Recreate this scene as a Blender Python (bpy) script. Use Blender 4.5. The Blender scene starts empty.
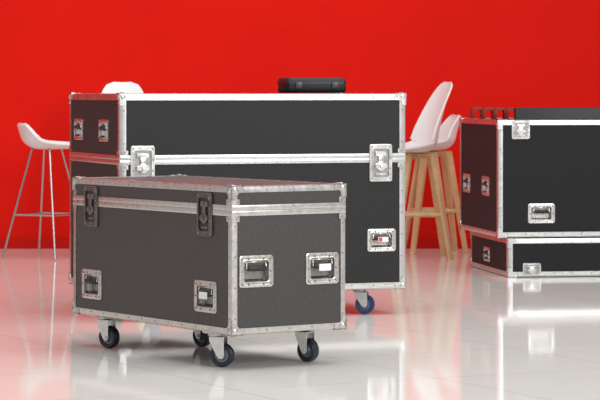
import bpy, bmesh, math, random
from mathutils import Vector, Matrix
random.seed(4)
C = bpy.context.scene.collection
R = math.radians

# ---------------------------------------------------------------- materials
def mat(name, col, rough=0.5, metal=0.0, var=0.0, scale=20.0, bump=0.0, bscale=200.0, spec=0.5, col2=None, rvar=0.0, sheen=0.0):
    m = bpy.data.materials.new(name); m.use_nodes = True
    nt = m.node_tree; b = nt.nodes['Principled BSDF']
    b.inputs['Base Color'].default_value = (*col, 1)
    b.inputs['Roughness'].default_value = rough
    b.inputs['Metallic'].default_value = metal
    b.inputs['Specular IOR Level'].default_value = spec
    b.inputs['Sheen Weight'].default_value = sheen
    b.inputs['Sheen Roughness'].default_value = 0.3
    tc = nt.nodes.new('ShaderNodeTexCoord')
    if var > 0 or col2 or rvar > 0:
        n = nt.nodes.new('ShaderNodeTexNoise'); n.inputs['Scale'].default_value = scale
        n.inputs['Detail'].default_value = 8; n.inputs['Roughness'].default_value = 0.65
        nt.links.new(tc.outputs['Object'], n.inputs['Vector'])
        r = nt.nodes.new('ShaderNodeValToRGB')
        c2 = col2 or tuple(min(1, c * (1 + var)) for c in col)
        c1 = tuple(c * (1 - var) for c in col)
        r.color_ramp.elements[0].position = 0.35; r.color_ramp.elements[1].position = 0.68
        r.color_ramp.elements[0].color = (*c1, 1); r.color_ramp.elements[1].color = (*c2, 1)
        nt.links.new(n.outputs['Fac'], r.inputs['Fac'])
        nt.links.new(r.outputs['Color'], b.inputs['Base Color'])
        if rvar > 0:
            mr = nt.nodes.new('ShaderNodeMapRange')
            mr.inputs['From Min'].default_value = 0.3; mr.inputs['From Max'].default_value = 0.7
            mr.inputs['To Min'].default_value = rough - rvar; mr.inputs['To Max'].default_value = rough + rvar
            nt.links.new(n.outputs['Fac'], mr.inputs['Value'])
            nt.links.new(mr.outputs['Result'], b.inputs['Roughness'])
    if bump > 0:
        n2 = nt.nodes.new('ShaderNodeTexNoise'); n2.inputs['Scale'].default_value = bscale
        nt.links.new(tc.outputs['Object'], n2.inputs['Vector'])
        bp = nt.nodes.new('ShaderNodeBump'); bp.inputs['Strength'].default_value = bump; bp.inputs['Distance'].default_value = 0.002
        nt.links.new(n2.outputs['Fac'], bp.inputs['Height'])
        nt.links.new(bp.outputs['Normal'], b.inputs['Normal'])
    return m

M_PANEL_WORN = mat('worn_grey_laminate', (0.043, 0.0405, 0.0395), 0.45, var=0.28, scale=120, bump=0.4, bscale=260, spec=0.5, sheen=0.10)
M_PANEL = mat('black_laminate', (0.021, 0.0205, 0.021), 0.55, var=0.15, scale=120, bump=0.4, bscale=260, spec=0.25, sheen=0.04)
M_PANEL_FAR = mat('black_panel', (0.014, 0.014, 0.016), 0.6, var=0.15, scale=90, bump=0.3, spec=0.2)
M_ALU = mat('aluminium', (0.62, 0.61, 0.60), 0.30, metal=0.95, var=0.05, scale=30, rvar=0.05)
M_ALU_WORN = mat('worn_aluminium', (0.56, 0.54, 0.52), 0.30, metal=0.95, var=0.12, scale=35, rvar=0.06)
M_RIVET = mat('rivet_steel', (0.30, 0.29, 0.28), 0.4, metal=0.8)
M_STEEL = mat('zinc_steel', (0.70, 0.69, 0.68), 0.25, metal=0.97, var=0.08, scale=30, rvar=0.06)
M_STEEL_WORN = mat('worn_steel', (0.56, 0.535, 0.51), 0.28, metal=0.95, var=0.16, scale=50, rvar=0.08)
M_STEEL_FORK = mat('fork_steel', (0.66, 0.65, 0.64), 0.35, metal=0.75, var=0.10, scale=30)
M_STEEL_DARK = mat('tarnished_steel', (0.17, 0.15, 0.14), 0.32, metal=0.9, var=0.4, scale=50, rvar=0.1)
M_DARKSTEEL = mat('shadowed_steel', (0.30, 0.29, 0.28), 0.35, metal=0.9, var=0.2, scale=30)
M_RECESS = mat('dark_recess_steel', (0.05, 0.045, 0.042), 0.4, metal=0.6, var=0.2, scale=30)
M_RUBBER = mat('black_rubber', (0.012, 0.012, 0.013), 0.5)
M_TYRE = mat('navy_tyre', (0.012, 0.05, 0.17), 0.45, var=0.2, scale=30)
M_TYRE_DK = mat('dark_tyre', (0.011, 0.017, 0.032), 0.45, var=0.25, scale=30)
M_HUB = mat('hub_grey', (0.15, 0.17, 0.21), 0.4, metal=0.4)
M_STICK = mat('white_paper', (0.80, 0.79, 0.77), 0.6)
M_STICKR = mat('red_print', (0.65, 0.06, 0.05), 0.6)
M_WHITE = mat('white_plastic', (0.84, 0.84, 0.84), 0.35, spec=0.4)
M_WOOD = mat('beech_wood', (0.66, 0.43, 0.22), 0.45, var=0.12, scale=12)
M_CHROME = mat('chrome', (0.45, 0.45, 0.46), 0.18, metal=1.0)
M_BROWN = mat('dark_red_brown_handle', (0.22, 0.022, 0.014), 0.45, var=0.15)
M_BLACKP = mat('black_plastic', (0.010, 0.010, 0.012), 0.42, spec=0.35)
M_CLASP = mat('dark_grey_plastic', (0.03, 0.03, 0.033), 0.35, spec=0.5)

M_WALL = mat('red_paint', (0.67, 0.012, 0.007), 0.8, var=0.10, scale=0.35, spec=0.04)
M_BASE = mat('dark_red_paint', (0.55, 0.009, 0.006), 0.6, var=0.03, scale=1, spec=0.1)

def floor_mat():
    m = bpy.data.materials.new('polished_tile'); m.use_nodes = True
    nt = m.node_tree; b = nt.nodes['Principled BSDF']
    tc = nt.nodes.new('ShaderNodeTexCoord'); mp = nt.nodes.new('ShaderNodeMapping')
    mp.inputs['Rotation'].default_value = (0, 0, R(-27)); mp.inputs['Location'].default_value = (0.25, 0.1, 0)
    nt.links.new(tc.outputs['Object'], mp.inputs['Vector'])
    br = nt.nodes.new('ShaderNodeTexBrick'); br.offset = 0.0
    br.inputs['Scale'].default_value = 1.0; br.inputs['Brick Width'].default_value = 0.9; br.inputs['Row Height'].default_value = 0.9
    br.inputs['Mortar Size'].default_value = 0.004; br.inputs['Mortar Smooth'].default_value = 0.2
    br.inputs['Color1'].default_value = (0.825, 0.805, 0.765, 1); br.inputs['Color2'].default_value = (0.84, 0.82, 0.78, 1)
    br.inputs['Mortar'].default_value = (0.62, 0.59, 0.55, 1)
    nt.links.new(mp.outputs['Vector'], br.inputs['Vector'])
    nz = nt.nodes.new('ShaderNodeTexNoise'); nz.inputs['Scale'].default_value = 2.5; nz.inputs['Detail'].default_value = 6
    nt.links.new(tc.outputs['Object'], nz.inputs['Vector'])
    mx = nt.nodes.new('ShaderNodeMixRGB'); mx.blend_type = 'MULTIPLY'; mx.inputs['Fac'].default_value = 0.05
    nt.links.new(br.outputs['Color'], mx.inputs['Color1']); nt.links.new(nz.outputs['Fac'], mx.inputs['Color2'])
    nt.links.new(mx.outputs['Color'], b.inputs['Base Color'])
    mr = nt.nodes.new('ShaderNodeMapRange'); mr.inputs['To Min'].default_value = 0.04; mr.inputs['To Max'].default_value = 0.09
    nt.links.new(nz.outputs['Fac'], mr.inputs['Value']); nt.links.new(mr.outputs['Result'], b.inputs['Roughness'])
    b.inputs['IOR'].default_value = 1.195
    b.inputs['Specular IOR Level'].default_value = 0.5
    return m
M_FLOOR = floor_mat()

# ---------------------------------------------------------------- helpers
def obj_from_bm(bm, name, mats, parent=None, mw=None, smooth=True, label=None):
    bmesh.ops.recalc_face_normals(bm, faces=bm.faces[:])
    me = bpy.data.meshes.new(name); bm.to_mesh(me); bm.free()
    for m in (mats if isinstance(mats, (list, tuple)) else [mats]): me.materials.append(m)
    if smooth:
        me.shade_smooth()
        try: me.set_sharp_from_angle(angle=R(35))
        except Exception: pass
    return link(me, name, parent, mw, label)

def link(me, name, parent=None, mw=None, label=None):
    o = bpy.data.objects.new(name, me); C.objects.link(o)
    if parent: o.parent = parent
    if mw is not None: o.matrix_local = mw
    if label: o['label'] = label
    return o

def box(bm, lo, hi, mi=0, bev=0):
    v = [bm.verts.new((x, y, z)) for z in (lo[2], hi[2]) for y in (lo[1], hi[1]) for x in (lo[0], hi[0])]
    fs = [bm.faces.new([v[i] for i in f]) for f in ((0,2,3,1),(4,5,7,6),(0,1,5,4),(2,6,7,3),(0,4,6,2),(1,3,7,5))]
    for f in fs: f.material_index = mi
    if bev:
        es = list({e for f in fs for e in f.edges})
        r = bmesh.ops.bevel(bm, geom=es, offset=bev, segments=3, affect='EDGES', profile=0.5)
        for f in r['faces']: f.material_index = mi

def rrect(w, h, r, seg=5):
    r = min(r, w/2-1e-4, h/2-1e-4); pts = []
    for cx, cy, a0 in ((w/2-r, h/2-r, 0), (-w/2+r, h/2-r, 90), (-w/2+r, -h/2+r, 180), (w/2-r, -h/2+r, 270)):
        for i in range(seg+1):
            a = R(a0 + 90*i/seg); pts.append((cx+r*math.cos(a), cy+r*math.sin(a)))
    return pts

def loft(bm, rings, cap_end=True, cap_start=False, off=(0,0), mis=None, seg=5):
    loops = []
    for (w, h, r, z) in rings:
        loops.append([bm.verts.new((x+off[0], y+off[1], z)) for x, y in rrect(w, h, r, seg)])
    for k in range(len(loops)-1):
        a, b = loops[k], loops[k+1]; n = len(a)
        for i in range(n):
            f = bm.faces.new((a[i], a[(i+1)%n], b[(i+1)%n], b[i]))
            if mis: f.material_index = mis[k]
    if cap_end:
        f = bm.faces.new(loops[-1])
        if mis: f.material_index = mis[-1]
    if cap_start: bm.faces.new(list(reversed(loops[0])))

def tube(bm, pts, rad, seg=10, mi=0, caps=True):
    pts = [Vector(p) for p in pts]; n = len(pts); rings = []
    for i, p in enumerate(pts):
        d = (pts[min(i+1, n-1)] - pts[max(i-1, 0)]).normalized()
        up = Vector((0, 0, 1)) if abs(d.z) < 0.9 else Vector((1, 0, 0))
        a = d.cross(up).normalized(); b = d.cross(a)
        r = rad[i] if isinstance(rad, (list, tuple)) else rad
        rings.append([bm.verts.new(p + a*r*math.cos(2*math.pi*k/seg) + b*r*math.sin(2*math.pi*k/seg)) for k in range(seg)])
    for i in range(n-1):
        for k in range(seg):
            f = bm.faces.new((rings[i][k], rings[i][(k+1)%seg], rings[i+1][(k+1)%seg], rings[i+1][k])); f.material_index = mi
    if caps:
        for rr in (rings[0], list(reversed(rings[-1]))):
            f = bm.faces.new(rr); f.material_index = mi

def ribbon_arch(bm, pts, t, y):
    P = [Vector((a, b)) for a, b in pts]; n = len(P); rings = []
    for i, p in enumerate(P):
        d = (P[min(i+1, n-1)] - P[max(i-1, 0)]).normalized(); nn = Vector((-d.y, d.x))*t/2
        q0, q1 = p+nn, p-nn
        rings.append([bm.verts.new((q0.x, -y, q0.y)), bm.verts.new((q0.x, y, q0.y)), bm.verts.new((q1.x, y, q1.y)), bm.verts.new((q1.x, -y, q1.y))])
    for i in range(n-1):
        for k in range(4): bm.faces.new((rings[i][k], rings[i][(k+1)%4], rings[i+1][(k+1)%4], rings[i+1][k]))
    bm.faces.new(rings[0]); bm.faces.new(list(reversed(rings[-1])))

def dome(bm, c, n, r=0.0048, h=0.0024, mi=0):
    n = Vector(n).normalized(); c = Vector(c)
    up = Vector((0, 0, 1)) if abs(n.z) < 0.9 else Vector((1, 0, 0))
    a = n.cross(up).normalized(); b = n.cross(a)
    r0 = [bm.verts.new(c + a*r*math.cos(k*math.pi/4) + b*r*math.sin(k*math.pi/4)) for k in range(8)]
    r1 = [bm.verts.new(c + n*h*0.8 + (a*math.cos(k*math.pi/4) + b*math.sin(k*math.pi/4))*r*0.6) for k in range(8)]
    for k in range(8):
        f = bm.faces.new((r0[k], r0[(k+1)%8], r1[(k+1)%8], r1[k])); f.material_index = mi
    f = bm.faces.new(r1); f.material_index = mi

def angle_bar(bm, P0, P1, d1, d2, w, e=0.0025, rivets=0.11):
    P0, P1, d1, d2 = map(Vector, (P0, P1, d1, d2)); r = 0.005
    prof = [(w, -e), (r, -e), (r*0.3-e*0.7, r*0.3-e*0.7) , (-e, r), (-e, w), (.001, w), (.001, .001), (w, .001)]
    a = [bm.verts.new(P0 + d1*s + d2*t) for s, t in prof]; b = [bm.verts.new(P1 + d1*s + d2*t) for s, t in prof]
    n = len(prof)
    for i in range(n): bm.faces.new((a[i], a[(i+1)%n], b[(i+1)%n], b[i]))
    bm.faces.new(a); bm.faces.new(list(reversed(b)))
    if rivets:
        L = (P1-P0).length; k = max(1, int(L/rivets)); ax = (P1-P0).normalized()
        for i in range(k):
            p = P0 + ax*L*(i+0.5)/k
            dome(bm, p + d1*w*0.6 - d2*e, -d2, mi=1); dome(bm, p + d2*w*0.6 - d1*e, -d1, mi=1)

def face_mat(sx, sy, face, along, z):
    """matrix of a frame lying on a vertical case face: x right, y up, z outward"""
    if face == 'front': u, n, o = Vector((1,0,0)), Vector((0,-1,0)), Vector((along, -sy/2, z))
    elif face == 'end': u, n, o = Vector((0,-1,0)), Vector((-1,0,0)), Vector((-sx/2, along, z))
    elif face == 'back': u, n, o = Vector((-1,0,0)), Vector((0,1,0)), Vector((along, sy/2, z))
    else: u, n, o = Vector((0,1,0)), Vector((1,0,0)), Vector((sx/2, along, z))
    v = Vector((0,0,1)); m = Matrix.Identity(4)
    for i in range(3): m[i][0], m[i][1], m[i][2], m[i][3] = u[i], v[i], n[i], o[i]
    return m

# ---- hardware meshes (shared)
def dish_mesh(name, w, h, steel, inner):
    bm = bmesh.new(); iw, ih = w*0.72, h*0.66
    loft(bm, [(w, h, .014, 0), (w, h, .014, .0035), (w-.006, h-.006, .013, .005), (w-.018, h-.018, .012, .005),
              (w-.022, h-.022, .011, .0035), (iw+.012, ih+.012, .012, .0035), (iw+.006, ih+.006, .011, .006),
              (iw, ih, .010, .005), (iw-.004, ih-.004, .009, -.018), (iw-.02, ih-.02, .008, -.028)],
         mis=[0,0,0,0,0,0,0,0,1,1])
    for sxx in (-1, 1):
        for sy_ in (-1, 0, 1):
            dome(bm, (sxx*(w/2-.013), sy_*(h/2-.014), .005), (0,0,1), .005, .003, 2)
        dome(bm, (sxx*w*0.22, h/2-.012, .005), (0,0,1), .004, .003, 2); dome(bm, (sxx*w*0.22, -h/2+.012, .005), (0,0,1), .004, .003, 2)
    bmesh.ops.recalc_face_normals(bm, faces=bm.faces[:])
    me = bpy.data.meshes.new(name); bm.to_mesh(me); bm.free()
    me.materials.append(steel); me.materials.append(inner); me.materials.append(M_RIVET); me.shade_smooth()
    try: me.set_sharp_from_angle(angle=R(35))
    except Exception: pass
    return me

def grip_mesh(name, w, h, steel):
    bm = bmesh.new(); iw, ih = w*0.72, h*0.66
    y = ih*0.14
    tube(bm, [(-iw*0.38, y, .004), (-iw*0.33, y, .004), (iw*0.33, y, .004), (iw*0.38, y, .004)], [.008, .0115, .0115, .008], 12, 0)
    for s in (-1, 1):
        tube(bm, [(s*iw*0.40, ih*0.44, -.002), (s*iw*0.40, ih*0.3, .002), (s*iw*0.40, y, .004), (s*iw*0.36, y-.001, .004)], .004, 8, 1)
    tube(bm, [(-iw*0.46, ih*0.44, -.002), (iw*0.46, ih*0.44, -.002)], .0045, 8, 1)
    bmesh.ops.recalc_face_normals(bm, faces=bm.faces[:])
    me = bpy.data.meshes.new(name); bm.to_mesh(me); bm.free(); me.materials.append(M_RUBBER); me.materials.append(steel); me.shade_smooth()
    return me

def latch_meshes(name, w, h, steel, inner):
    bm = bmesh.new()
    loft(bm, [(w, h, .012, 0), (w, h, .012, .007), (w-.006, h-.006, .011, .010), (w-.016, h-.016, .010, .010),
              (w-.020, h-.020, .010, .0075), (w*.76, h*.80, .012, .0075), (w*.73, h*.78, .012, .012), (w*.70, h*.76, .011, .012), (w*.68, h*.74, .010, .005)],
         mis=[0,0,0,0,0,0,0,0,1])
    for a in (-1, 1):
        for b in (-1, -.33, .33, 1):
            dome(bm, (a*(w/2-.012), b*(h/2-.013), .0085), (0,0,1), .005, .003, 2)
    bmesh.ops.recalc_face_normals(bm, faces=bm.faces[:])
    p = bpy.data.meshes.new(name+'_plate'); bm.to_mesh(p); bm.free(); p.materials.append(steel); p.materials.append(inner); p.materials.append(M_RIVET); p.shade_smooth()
    bm = bmesh.new()       # twist key: round boss, two wings, hook plate above, keeper below
    tube(bm, [(0, -h*.08, .004), (0, -h*.08, .011), (0, -h*.08, .013)], [w*.20, w*.20, w*.17], 20)
    for s in (-1, 1):
        loft(bm, [(w*.24, h*.13, .010, .006), (w*.24, h*.13, .010, .012), (w*.20, h*.11, .009, .014)], off=(s*w*.15, -h*.08))
    loft(bm, [(w*.10, h*.16, .005, .010), (w*.10, h*.16, .005, .016), (w*.07, h*.14, .004, .0175)], off=(0, -h*.08))
    loft(bm, [(w*.50, h*.13, .008, .004), (w*.50, h*.13, .008, .009), (w*.46, h*.11, .008, .011)], off=(0, h*.24))
    loft(bm, [(w*.24, h*.2, .006, .006), (w*.24, h*.2, .006, .011), (w*.22, h*.18, .006, .012)], off=(0, h*.11))
    loft(bm, [(w*.46, h*.05, .004, .004), (w*.46, h*.05, .004, .009)], off=(0, -h*.30))
    bmesh.ops.recalc_face_normals(bm, faces=bm.faces[:])
    k = bpy.data.meshes.new(name+'_key'); bm.to_mesh(k); bm.free(); k.materials.append(steel); k.shade_smooth()
    for m in (p, k):
        try: m.set_sharp_from_angle(angle=R(35))
        except Exception: pass
    return p, k

def add_handle(case, m, w, h, steel, inner, sticker=None):
    hd = link(dish_mesh('handle', w, h, steel, inner), 'recessed_handle', case, m, 'steel dish handle with black rubber grip')
    link(grip_mesh('grip', w, h, steel), 'grip', hd, Matrix.Identity(4))
    if sticker:
        bm = bmesh.new(); ww, hh = w*.36, h*.22
        loft(bm, [(ww, hh, .002, 0), (ww, hh, .002, .002)], off=(0, 0), mis=[0, 0])
        if sticker == 'red':
            loft(bm, [(ww*.35, hh*.8, .001, .002), (ww*.35, hh*.8, .001, .0026)], off=(-ww*.28, 0), mis=[1, 1])
        obj_from_bm(bm, 'sticker', [M_STICK, M_STICKR], hd, Matrix.Translation((0.004, h*.04, .0155)), False, 'white paper sticker')
    return hd

def add_latch(case, m, w, h, steel, inner, lab):
    p, k = latch_meshes('latch', w, h, steel, inner)
    o = link(p, 'latch', case, m, lab)
    link(k, 'twist_key', o, Matrix.Identity(4))

def add_castor(case, x, y, z0, yaw, tyre, rad=.05):
    tr = .028
    e = Matrix.Translation((x, y, 0)) @ Matrix.Rotation(R(yaw), 4, 'Z')
    bm = bmesh.new()
    box(bm, (-.045, tr-.045, z0-.005), (.045, tr+.045, z0-.0005), bev=.001)
    for a in (-1, 1):
        for b in (-1, 1): dome(bm, (a*.033, tr+b*.033, z0-.005), (0,0,-1), .007, .005)
    tube(bm, [(0, tr, z0-.005), (0, tr, z0-.012), (0, tr, z0-.018), (0, tr, z0-.022)], [.03, .034, .034, .026], 20)
    top = z0-.022
    box(bm, (-.027, -.012, top-.004), (.027, tr+.02, top), bev=.001)
    for s in (-1, 1):
        x0, x1 = s*.0235, s*.027
        prof = [(-.014, top), (tr+.022, top), (tr+.02, top-.02), (.016, rad-.004), (.008, rad-.014), (-.008, rad-.014), (-.015, rad-.002)]
        A = [bm.verts.new((x0, py, pz)) for py, pz in prof]; B = [bm.verts.new((x1, py, pz)) for py, pz in prof]
        bm.faces.new(A); bm.faces.new(list(reversed(B)))
        for i in range(len(prof)): bm.faces.new((A[i], A[(i+1)%len(prof)], B[(i+1)%len(prof)], B[i]))
    tube(bm, [(-.034, 0, rad), (.034, 0, rad)], .007, 10)
    f = obj_from_bm(bm, 'castor', M_STEEL_FORK, case, e, True, 'swivel castor with steel fork')
    bm = bmesh.new()
    prof = [(-.010, .010, 1), (-.019, .012, 1), (-.019, .018, 1), (-.012, .022, 1), (-.012, .030, 1), (-.0165, .033, 0), (-.0195, rad-.006, 0), (-.014, rad-.0012, 0),
            (0, rad, 0), (.014, rad-.0012, 0), (.0195, rad-.006, 0), (.0165, .033, 0), (.012, .030, 1), (.012, .022, 1), (.019, .018, 1), (.019, .012, 1), (.010, .010, 1)]
    n = 32; rings = []
    for (px, pr, mi) in prof:
        rings.append([bm.verts.new((px, pr*math.cos(2*math.pi*k/n), rad + pr*math.sin(2*math.pi*k/n))) for k in range(n)])
    for i in range(len(rings)-1):
        for k in range(n):
            fc = bm.faces.new((rings[i][k], rings[i][(k+1)%n], rings[i+1][(k+1)%n], rings[i+1][k])); fc.material_index = 1 if (prof[i][2] and prof[i+1][2]) else 0
    obj_from_bm(bm, 'wheel', [tyre, M_HUB], f, Matrix.Identity(4), True, 'navy rubber castor wheel' if tyre is M_TYRE else 'near-black rubber castor wheel')

def ball_corner(case, sx, sy, zlo, zhi, steel, L=.055, which=(0, 1), br=.023):
    for ix in (-1, 1):
        for iy in (-1, 1):
            for iz in which:
                bm = bmesh.new(); t = .005
                poly = [(-t, -t), (L, -t), (L, L*.30), (L*.62, L*.42), (L*.42, L*.62), (L*.30, L), (-t, L)]
                for ax in range(3):
                    lo = []; hi = []
                    for (p, q) in poly:
                        c = [0, 0, 0]; o1, o2 = (ax+1) % 3, (ax+2) % 3
                        c[o1], c[o2] = p, q; c[ax] = 0.0; lo.append(bm.verts.new(c)); c[ax] = -t; hi.append(bm.verts.new(c))
                    bm.faces.new(lo); bm.faces.new(list(reversed(hi)))
                    for i in range(len(poly)): bm.faces.new((lo[i], lo[(i+1)%7], hi[(i+1)%7], hi[i]))
                    for (p, q) in ((L*.82, L*.13), (L*.13, L*.82), (L*.42, L*.42)):
                        c = [0,0,0]; c[(ax+1)%3], c[(ax+2)%3] = p, q; c[ax] = -t+(.0 if br > .02 or ax != 2 else .0024); nn = [0,0,0]; nn[ax] = -1
                        dome(bm, c, nn, .004, .002)
                bmesh.ops.create_uvsphere(bm, u_segments=20, v_segments=12, radius=br, matrix=Matrix.Translation((.013, .013, .013)))
                P = Vector((ix*sx/2, iy*sy/2, zhi if iz else zlo)); s = Vector((-ix, -iy, -1 if iz else 1))
                for v in bm.verts: v.co = Vector((v.co.x*s.x, v.co.y*s.y, v.co.z*s.z))
                obj_from_bm(bm, 'ball_corner', steel, case, Matrix.Translation(P))

def cut(o, cutters):
    bm = bmesh.new()
    for (m, w, h, d) in cutters:
        k = len(bm.verts); box(bm, (-w/2, -h/2, -d), (w/2, h/2, .05))
        bm.verts.ensure_lookup_table()
        for v in bm.verts[k:]: v.co = m @ v.co
    bmesh.ops.recalc_face_normals(bm, faces=bm.faces[:])
    me = bpy.data.meshes.new('cut'); bm.to_mesh(me); bm.free()
    c = bpy.data.objects.new('cut', me); C.objects.link(c); c.matrix_world = o.parent.matrix_world.copy() if o.parent else Matrix.Identity(4)
    md = o.modifiers.new('b', 'BOOLEAN'); md.operation = 'DIFFERENCE'; md.solver = 'EXACT'; md.object = c
    bpy.context.view_layer.update()
    dg = bpy.context.evaluated_depsgraph_get()
    new = bpy.data.meshes.new_from_object(o.evaluated_get(dg)); old = o.data
    o.modifiers.clear(); o.data = new
    bpy.data.objects.remove(c)

def ringband(bm, sx, sy, z1, z2, e):
    b = .0012
    loft(bm, [(sx-.004, sy-.004, .004, z1), (sx+2*e-b, sy+2*e-b, .005, z1), (sx+2*e, sy+2*e, .006, z1+b), (sx+2*e, sy+2*e, .006, z2-b), (sx+2*e-b, sy+2*e-b, .005, z2), (sx-.004, sy-.004, .004, z2)], cap_end=False)

def empty(name, x, y, yaw, label, cat, group=None):
    e = bpy.data.objects.new(name, None); C.objects.link(e); e.empty_display_size = .2
    e.matrix_world = Matrix.Translation((x, y, 0)) @ Matrix.Rotation(R(yaw), 4, 'Z')
    e['label'] = label; e['category'] = cat
    if group: e['group'] = group
    return e

def case_trim(bm, sx, sy, z0, z1, w, bottom, top):
    X, Y = sx/2, sy/2
    for ix in (-1, 1):
        for iy in (-1, 1):
            angle_bar(bm, (ix*X, iy*Y, z0), (ix*X, iy*Y, z1), (-ix, 0, 0), (0, -iy, 0), w)
    zs = ([(z0, 1)] if bottom else []) + ([(z1, -1)] if top else [])
    for z, s in zs:
        for iy in (-1, 1): angle_bar(bm, (-X, iy*Y, z), (X, iy*Y, z), (0, -iy, 0), (0, 0, s), w)
        for ix in (-1, 1): angle_bar(bm, (ix*X, -Y, z), (ix*X, Y, z), (-ix, 0, 0), (0, 0, s), w)

def corner_xy(nx, ny, yaw, sx, sy):
    c, s = math.cos(R(yaw)), math.sin(R(yaw))
    return nx + c*sx/2 - s*sy/2, ny + s*sx/2 + c*sy/2

def flight_case(nx, ny, yaw, sx, sy, z0, z1, split, panel, alu, steel, inner, tw, band, handles, latches, castors, label, tyre, hollow=False, corners=(0, 1), name='flight_case', latch_steel=None, latch_inner=None, latch_label='bright butterfly latch', br=.023):
    cx, cy = corner_xy(nx, ny, yaw, sx, sy)
    case = empty(name, cx, cy, yaw, label, 'flight case'); bpy.context.view_layer.update()
    zt = split if split else z1; trim = [alu, M_RIVET]
    bm = bmesh.new(); box(bm, (-sx/2, -sy/2, z0), (sx/2, sy/2, zt - (.0004 if split else 0)))
    body = obj_from_bm(bm, 'body', panel, case, Matrix.Identity(4), False)
    cb, cl = [], []
    for (face, along, z, w, h, st) in handles:
        m = face_mat(sx, sy, face, along, z)
        (cl if (split and z > split) else cb).append((m, w*0.72+.004, h*0.66+.004, .034))
    if cb: cut(body, cb)
    if hollow: cut(body, [(Matrix.Translation((0, 0, z1)), sx-.09, sy-.09, z1-z0-.015)])
    bm = bmesh.new(); case_trim(bm, sx, sy, z0, zt, tw, True, not split)
    if split: ringband(bm, sx, sy, split-band/2, split-.0005, .004)
    obj_from_bm(bm, 'edge_trim', trim, body, Matrix.Identity(4), True, 'riveted aluminium edging')
    if split:
        bm = bmesh.new(); box(bm, (-sx/2, -sy/2, split+.0004), (sx/2, sy/2, z1))
        lid = obj_from_bm(bm, 'lid', panel, case, Matrix.Identity(4), False)
        if cl: cut(lid, cl)
        bm = bmesh.new(); case_trim(bm, sx, sy, split, z1, tw, False, True); ringband(bm, sx, sy, split+.0005, split+band/2, .004)
        obj_from_bm(bm, 'edge_trim', trim, lid, Matrix.Identity(4), True, 'riveted aluminium edging')
        for ix in (-1, 1):
            for iy in (-1, 1):
                for zz, pp in ((split-band/2-.024, body), (split+band/2+.002, lid)):
                    bm = bmesh.new()
                    angle_bar(bm, (ix*sx/2, iy*sy/2, zz), (ix*sx/2, iy*sy/2, zz+.022), (-ix, 0, 0), (0, -iy, 0), tw+.010, e=.005, rivets=.03)
                    obj_from_bm(bm, 'corner_brace', [steel, M_RIVET], pp, Matrix.Identity(4), True)
    ball_corner(case, sx, sy, z0, z1, steel, which=corners, br=br)
    for (face, along, z, w, h, st) in handles:
        add_handle(case, face_mat(sx, sy, face, along, z), w, h, steel, inner, st)
    for (face, along, z, w, h) in latches: add_latch(case, face_mat(sx, sy, face, along, z), w, h, latch_steel or steel, latch_inner or inner, latch_label)
    for (x, y, yw) in castors: add_castor(case, x, y, z0, yw, tyre)
    return case

# ---------------------------------------------------------------- room
WY = 18.8
def structure(o): o['kind'] = 'structure'; return o
bm = bmesh.new(); box(bm, (-14, -8, -.1), (14, WY, 0)); structure(obj_from_bm(bm, 'floor', M_FLOOR, smooth=False))
bm = bmesh.new(); box(bm, (-14, WY, -.1), (14, WY+.2, 6)); structure(obj_from_bm(bm, 'wall_back', M_WALL, smooth=False))
bm = bmesh.new(); box(bm, (-14, WY-.015, 0.0005), (14, WY-.0005, .075)); structure(obj_from_bm(bm, 'baseboard_back', M_BASE, smooth=False))

# ---------------------------------------------------------------- cases
W, D = .56, 1.32
hx = lambda t: -W/2 + t
hy = lambda t: -D/2 + t
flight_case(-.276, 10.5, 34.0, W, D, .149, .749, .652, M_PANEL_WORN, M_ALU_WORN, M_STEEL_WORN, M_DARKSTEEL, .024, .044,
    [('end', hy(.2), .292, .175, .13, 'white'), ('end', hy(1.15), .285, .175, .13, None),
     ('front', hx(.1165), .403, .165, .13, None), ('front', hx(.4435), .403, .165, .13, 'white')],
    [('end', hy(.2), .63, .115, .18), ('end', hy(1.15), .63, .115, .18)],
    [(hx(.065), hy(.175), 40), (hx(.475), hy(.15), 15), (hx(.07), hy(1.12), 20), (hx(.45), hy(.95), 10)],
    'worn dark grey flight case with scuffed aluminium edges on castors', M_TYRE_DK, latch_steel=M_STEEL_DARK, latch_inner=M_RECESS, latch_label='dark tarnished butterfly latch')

W, D = 1.51, .95
flight_case(-.883, 12.7, 20.0, W, D, .135, 1.125, .80, M_PANEL, M_ALU, M_STEEL, M_STEEL_WORN, .031, .046,
    [('front', hx(1.38), .382, .155, .115, 'red'), ('front', hx(.13), .382, .155, .115, None),
     ('end', hy(.29), .943, .17, .11, None), ('end', hy(.767), .943, .17, .11, None)],
    [('front', hx(1.375), .775, .125, .19), ('front', hx(.115), .775, .125, .19)],
    [(hx(1.33), hy(.10), 60), (hx(.2), hy(.12), 20), (hx(1.3), hy(.8), 0), (hx(.2), hy(.8), 30)],
    'large black flight case with bright aluminium edges on blue castors', M_TYRE, latch_inner=M_DARKSTEEL)

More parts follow.
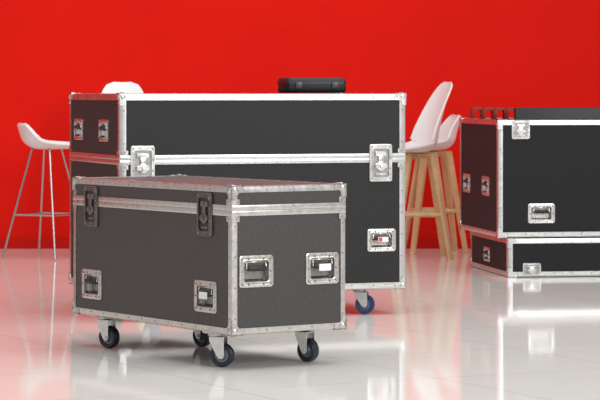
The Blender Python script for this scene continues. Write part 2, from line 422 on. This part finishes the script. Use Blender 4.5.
RY = 9.0
W, D = 1.40, 1.06
flight_case(1.212, 15.85, RY, W, D, .2475, .963, None, M_PANEL_FAR, M_ALU, M_STEEL, M_STEEL_WORN, .029, .04,
    [('front', hx(.272), .391, .17, .12, None), ('front', hx(1.13), .391, .17, .12, None),
     ('end', hy(.325), .55, .20, .12, None), ('end', hy(.86), .55, .20, .12, None)],
    [('front', hx(.142), .905, .115, .115), ('front', hx(1.26), .905, .115, .115)], [],
    'open black flight case body stacked on its lid', M_TYRE, hollow=True, br=.0179, latch_inner=M_DARKSTEEL)
flight_case(1.273, 15.85, RY, W, D-.04, .0055, .2370, None, M_PANEL_FAR, M_ALU, M_STEEL, M_STEEL_WORN, .029, .04,
    [('end', .05, .11, .17, .09, None)],
    [('front', hx(.149), .05, .115, .075)], [],
    'low flat black lid of the open flight case lying on the tiled floor', M_TYRE, name='flight_case_lid', br=.0179, latch_inner=M_DARKSTEEL)  # detached lid of the open case above, rim down

rcx, rcy = corner_xy(1.212, 15.85, RY, W, D)
base = Matrix.Translation((rcx, rcy, 0)) @ Matrix.Rotation(R(RY), 4, 'Z')
bm = bmesh.new(); box(bm, (-.575, -.02, 0), (.62, .02, .775), bev=.004)
p = obj_from_bm(bm, 'equipment_panel', M_BLACKP, None, base @ Matrix.Translation((0, -D/2+.09, .264)))
p['label'] = 'tall black flat panel standing upright in open flight case'; p['category'] = 'equipment panel'
first = None
for i in range(4):
    m = base @ Matrix.Translation((-.017*i, -D/2+.24+i*.245, .264))
    if first is None:
        bm = bmesh.new(); box(bm, (-.597, -.018, 0), (.63, .018, .70), bev=.003)
        p = obj_from_bm(bm, 'equipment_panel', M_BLACKP, None, m, False)
        bm = bmesh.new()
        ribbon_arch(bm, [(-.588, .69), (-.589, .74), (-.585, .760), (-.572, .768), (-.545, .768), (-.530, .761), (-.525, .745), (-.525, .69)], .016, .026)
        q = obj_from_bm(bm, 'arched_handle', M_BROWN, p, Matrix.Identity(4), True, 'dark red-brown arched handle')
        first = (p, q)
    else:
        p = first[0].copy(); C.objects.link(p); p.matrix_world = m
        q = first[1].copy(); C.objects.link(q); q.parent = p; q.matrix_local = Matrix.Identity(4)
    p['label'] = 'black upright panel with red-brown arched handle in open case'; p['category'] = 'equipment panel'; p['group'] = 'panels in the open flight case'

# ---------------------------------------------------------------- small black case on top
m = Matrix.Translation((.060, 13.33, 1.1305)) @ Matrix.Rotation(R(14), 4, 'Z')
e = bpy.data.objects.new('tool_case', None); C.objects.link(e); e.matrix_world = m; e['label'] = 'small black plastic carry case lying on large flight case'; e['category'] = 'tool case'
I4 = Matrix.Identity(4)
bm = bmesh.new(); loft(bm, [(.296, .196, .016, 0), (.310, .210, .018, .006), (.316, .216, .018, .014), (.316, .216, .018, .036)], cap_start=True); obj_from_bm(bm, 'base_shell', M_BLACKP, e, I4)
bm = bmesh.new(); loft(bm, [(.318, .218, .018, .041), (.318, .218, .018, .058), (.304, .204, .016, .074), (.296, .196, .014, .077)], cap_start=True); obj_from_bm(bm, 'lid', M_BLACKP, e, I4)
bm = bmesh.new(); loft(bm, [(.306, .206, .016, .034), (.306, .206, .016, .043)]); obj_from_bm(bm, 'seam', M_RUBBER, e, I4)
for s in (-1, 1):
    bm = bmesh.new(); box(bm, (s*.095-.018, -.1145, .020), (s*.095+.018, -.105, .056), bev=.002); obj_from_bm(bm, 'clasp', M_CLASP, e, I4)

# ---------------------------------------------------------------- seats
def interp(tab, s):
    for i in range(len(tab)-1):
        if s <= tab[i+1][0] or i == len(tab)-2:
            t = (s-tab[i][0])/(tab[i+1][0]-tab[i][0]); t = max(0, min(1, t))
            a = tab[max(i-1, 0)][1:]; b = tab[i][1:]; c = tab[i+1][1:]; d = tab[min(i+2, len(tab)-1)][1:]
            return [0.5*((2*q)+(-p+r)*t+(2*p-5*q+4*r-u)*t*t+(-p+3*q-3*r+u)*t**3) for p, q, r, u in zip(a, b, c, d)]

def shell(bm, tab, ns=40, nq=24, th=.014, rnd=.10):
    P = [interp(tab, i/ns) for i in range(ns+1)]
    top, bot = [], []
    for i in range(ns+1):
        a = P[max(0, i-1)]; b = P[min(ns, i+1)]
        tx, tz = b[0]-a[0], b[1]-a[1]; l = math.hypot(tx, tz); tx /= l; tz /= l
        nf, nz_ = tz, -tx
        p, z, w, c = P[i]
        s = i/ns; es = min(s, 1-s)
        wf = (1-(1-min(1, es/rnd))**2.6)**.5 * .5 + .5 if es < rnd else 1.0
        r1, r2 = [], []
        for j in range(nq+1):
            q = -1+2*j/nq; cc = c*abs(q)**2.2
            x = q*w*wf; f = p + nf*cc; zz = z + nz_*cc
            r1.append(bm.verts.new((x, -f, zz))); r2.append(bm.verts.new((x*1.0, -(f-nf*th), zz-nz_*th)))
        top.append(r1); bot.append(r2)
    for i in range(ns):
        for j in range(nq):
            bm.faces.new((top[i][j], top[i][j+1], top[i+1][j+1], top[i+1][j])); bm.faces.new((bot[i][j], bot[i+1][j], bot[i+1][j+1], bot[i][j+1]))
    for i in range(ns):
        for j in (0, nq): bm.faces.new((top[i][j], top[i+1][j], bot[i+1][j], bot[i][j]))
    for j in range(nq):
        for i in (0, ns): bm.faces.new((top[i][j], top[i][j+1], bot[i][j+1], bot[i][j]))

HB = [(0, .225, .718, .17, .008), (.12, .17, .734, .195, .025), (.28, .06, .732, .21, .045), (.42, -.045, .738, .215, .07), (.53, -.092, .780, .215, .09),
      (.64, -.112, .87, .20, .08), (.78, -.135, .98, .18, .055), (.9, -.165, 1.09, .155, .03), (1, -.21, 1.205, .12, .008)]
HL = [(0, .215, .722, .17, .010), (.15, .15, .736, .195, .03), (.35, .04, .733, .21, .05), (.52, -.07, .742, .215, .07), (.66, -.125, .785, .215, .08),
      (.82, -.15, .87, .20, .07), (1, -.18, .970, .16, .03)]
LB = [(0, .235, .780, .17, .010), (.15, .17, .768, .20, .025), (.38, .02, .764, .21, .04), (.58, -.08, .770, .21, .055), (.73, -.14, .805, .21, .065), (.88, -.165, .860, .20, .05), (1, -.18, .922, .175, .02)]

def flat_leg(bm, p0, p1, w0, w1, t):
    p0, p1 = Vector(p0), Vector(p1); rings = []
    out = Vector((p1.x, p1.y, 0)).normalized(); side = Vector((-out.y, out.x, 0))
    for k in range(7):
        s = k/6; c = p0.lerp(p1, s); w = (w0+(w1-w0)*s)/2; h = t/2*(1-.2*s)
        ring = []
        for x, y in rrect(2*w, 2*h, .006, 3): ring.append(bm.verts.new(c + side*x + out*y))
        rings.append(ring)
    n = len(rings[0])
    for k in range(6):
        for i in range(n): bm.faces.new((rings[k][i], rings[k][(i+1)%n], rings[k+1][(i+1)%n], rings[k+1][i]))
    bm.faces.new(rings[0]); bm.faces.new(list(reversed(rings[-1])))

def wood_stool(x, y, yaw, label, tab=HB, legyaw=0):
    e = empty('bar_stool', x, y, yaw, label, 'bar stool', 'white shell bar stools with wooden legs')
    LM = Matrix.Rotation(R(legyaw), 4, 'Z')
    bm = bmesh.new(); shell(bm, tab, th=.012); obj_from_bm(bm, 'seat_shell', M_WHITE, e, I4)
    bm = bmesh.new(); tube(bm, [(-.10, -.10, .708), (.10, .10, .708)], .014); tube(bm, [(.10, -.10, .693), (-.10, .10, .693)], .014)
    tube(bm, [(0, 0, .688), (0, 0, .716)], .05, 16)
    obj_from_bm(bm, 'seat_frame', M_WOOD, e, LM)
    f = lambda z: .085 + (.19-.085)*(1-z/.715)
    for a in (-1, 1):
        for b in (-1, 1):
            bm = bmesh.new(); flat_leg(bm, (a*.085, b*.085, .712), (a*.19, b*.19, 0.0005), .056, .036, .032)
            obj_from_bm(bm, 'leg', M_WOOD, e, LM)
    k = f(.30)
    for p, q in (((-k, -k), (k, -k)), ((k, -k), (k, k)), ((k, k), (-k, k)), ((-k, k), (-k, -k))):
        bm = bmesh.new(); z = .30; tube(bm, [(*p, z), (*q, z)], .015, 10); obj_from_bm(bm, 'footrest', M_WOOD, e, LM)

wood_stool(.82, 17.75, -72, 'white high-back shell bar stool with wooden legs beside stacked cases', HB, -14)
wood_stool(.95, 18.33, -82, 'white shell bar stool with wooden legs near red wall', HL, 0)
wood_stool(-1.21, 17.75, 6, 'white shell bar stool mostly hidden behind large flight case')

e = empty('bar_stool', -1.735, 17.75, 104, 'white low-back bar stool with thin chrome legs', 'bar stool')
bm = bmesh.new(); shell(bm, LB, th=.020, rnd=.07); obj_from_bm(bm, 'seat_shell', M_WHITE, e, I4)
LM = Matrix.Rotation(R(2), 4, 'Z')
for a, b in ((1, 0), (0, 1), (-1, 0), (0, -1)):
    bm = bmesh.new(); tube(bm, [(a*.10, b*.10, .755), (a*.305, b*.305, .009)], .0075, 10)
    obj_from_bm(bm, 'leg', M_CHROME, e, LM)
bm = bmesh.new(); k = .10+.205*(.755-.30)/.746
c4 = [(k, 0), (0, k), (-k, 0), (0, -k)]
for i in range(4): tube(bm, [(*c4[i], .30), (*c4[(i+1)%4], .30)], .007, 10)
obj_from_bm(bm, 'footrest', M_CHROME, e, LM)

# ---------------------------------------------------------------- light
w = bpy.data.worlds.new('studio'); bpy.context.scene.world = w; w.use_nodes = True
w.node_tree.nodes['Background'].inputs['Color'].default_value = (1.0, .99, .975, 1)
w.node_tree.nodes['Background'].inputs['Strength'].default_value = .62
def area(name, loc, target, sx_, sy_, power, col=(1, 1, 1)):
    l = bpy.data.lights.new(name, 'AREA'); l.shape = 'RECTANGLE'; l.size = sx_; l.size_y = sy_; l.energy = power; l.color = col
    o = bpy.data.objects.new(name, l); C.objects.link(o); o.location = loc
    o.rotation_euler = (Vector(target)-Vector(loc)).to_track_quat('-Z', 'Y').to_euler()
    o['label'] = 'large soft light panel out of view'; o['category'] = 'ceiling light'
area('unseen_light', (1.0, 11.0, 5.5), (0, 12.0, 0), 7, 5, 270, (1, .99, .97))
area('unseen_light', (-1.6, 16.5, 4.6), (-1.5, 19, 1.6), 2.5, 1.5, 34)  # added lamp out of view, brightens the left of the red wall
area('unseen_light', (6.0, 4.5, 4.0), (0, 12, .4), 3.5, 3, 450, (.92, .965, 1))  # added cool lamp at front right, lifts the near case's right face

# ---------------------------------------------------------------- camera
cam = bpy.data.cameras.new('camera'); co = bpy.data.objects.new('camera', cam); C.objects.link(co)
co.location = (0, 0, 1.13); co.rotation_euler = (R(90), 0, 0)
cam.sensor_width = 36; cam.lens = 2590*36/600; cam.shift_y = -107/600; cam.clip_end = 100
cam.dof.use_dof = True; cam.dof.focus_distance = 11.2; cam.dof.aperture_fstop = 13
bpy.context.scene.camera = co
bpy.context.scene.view_settings.view_transform = 'Standard'
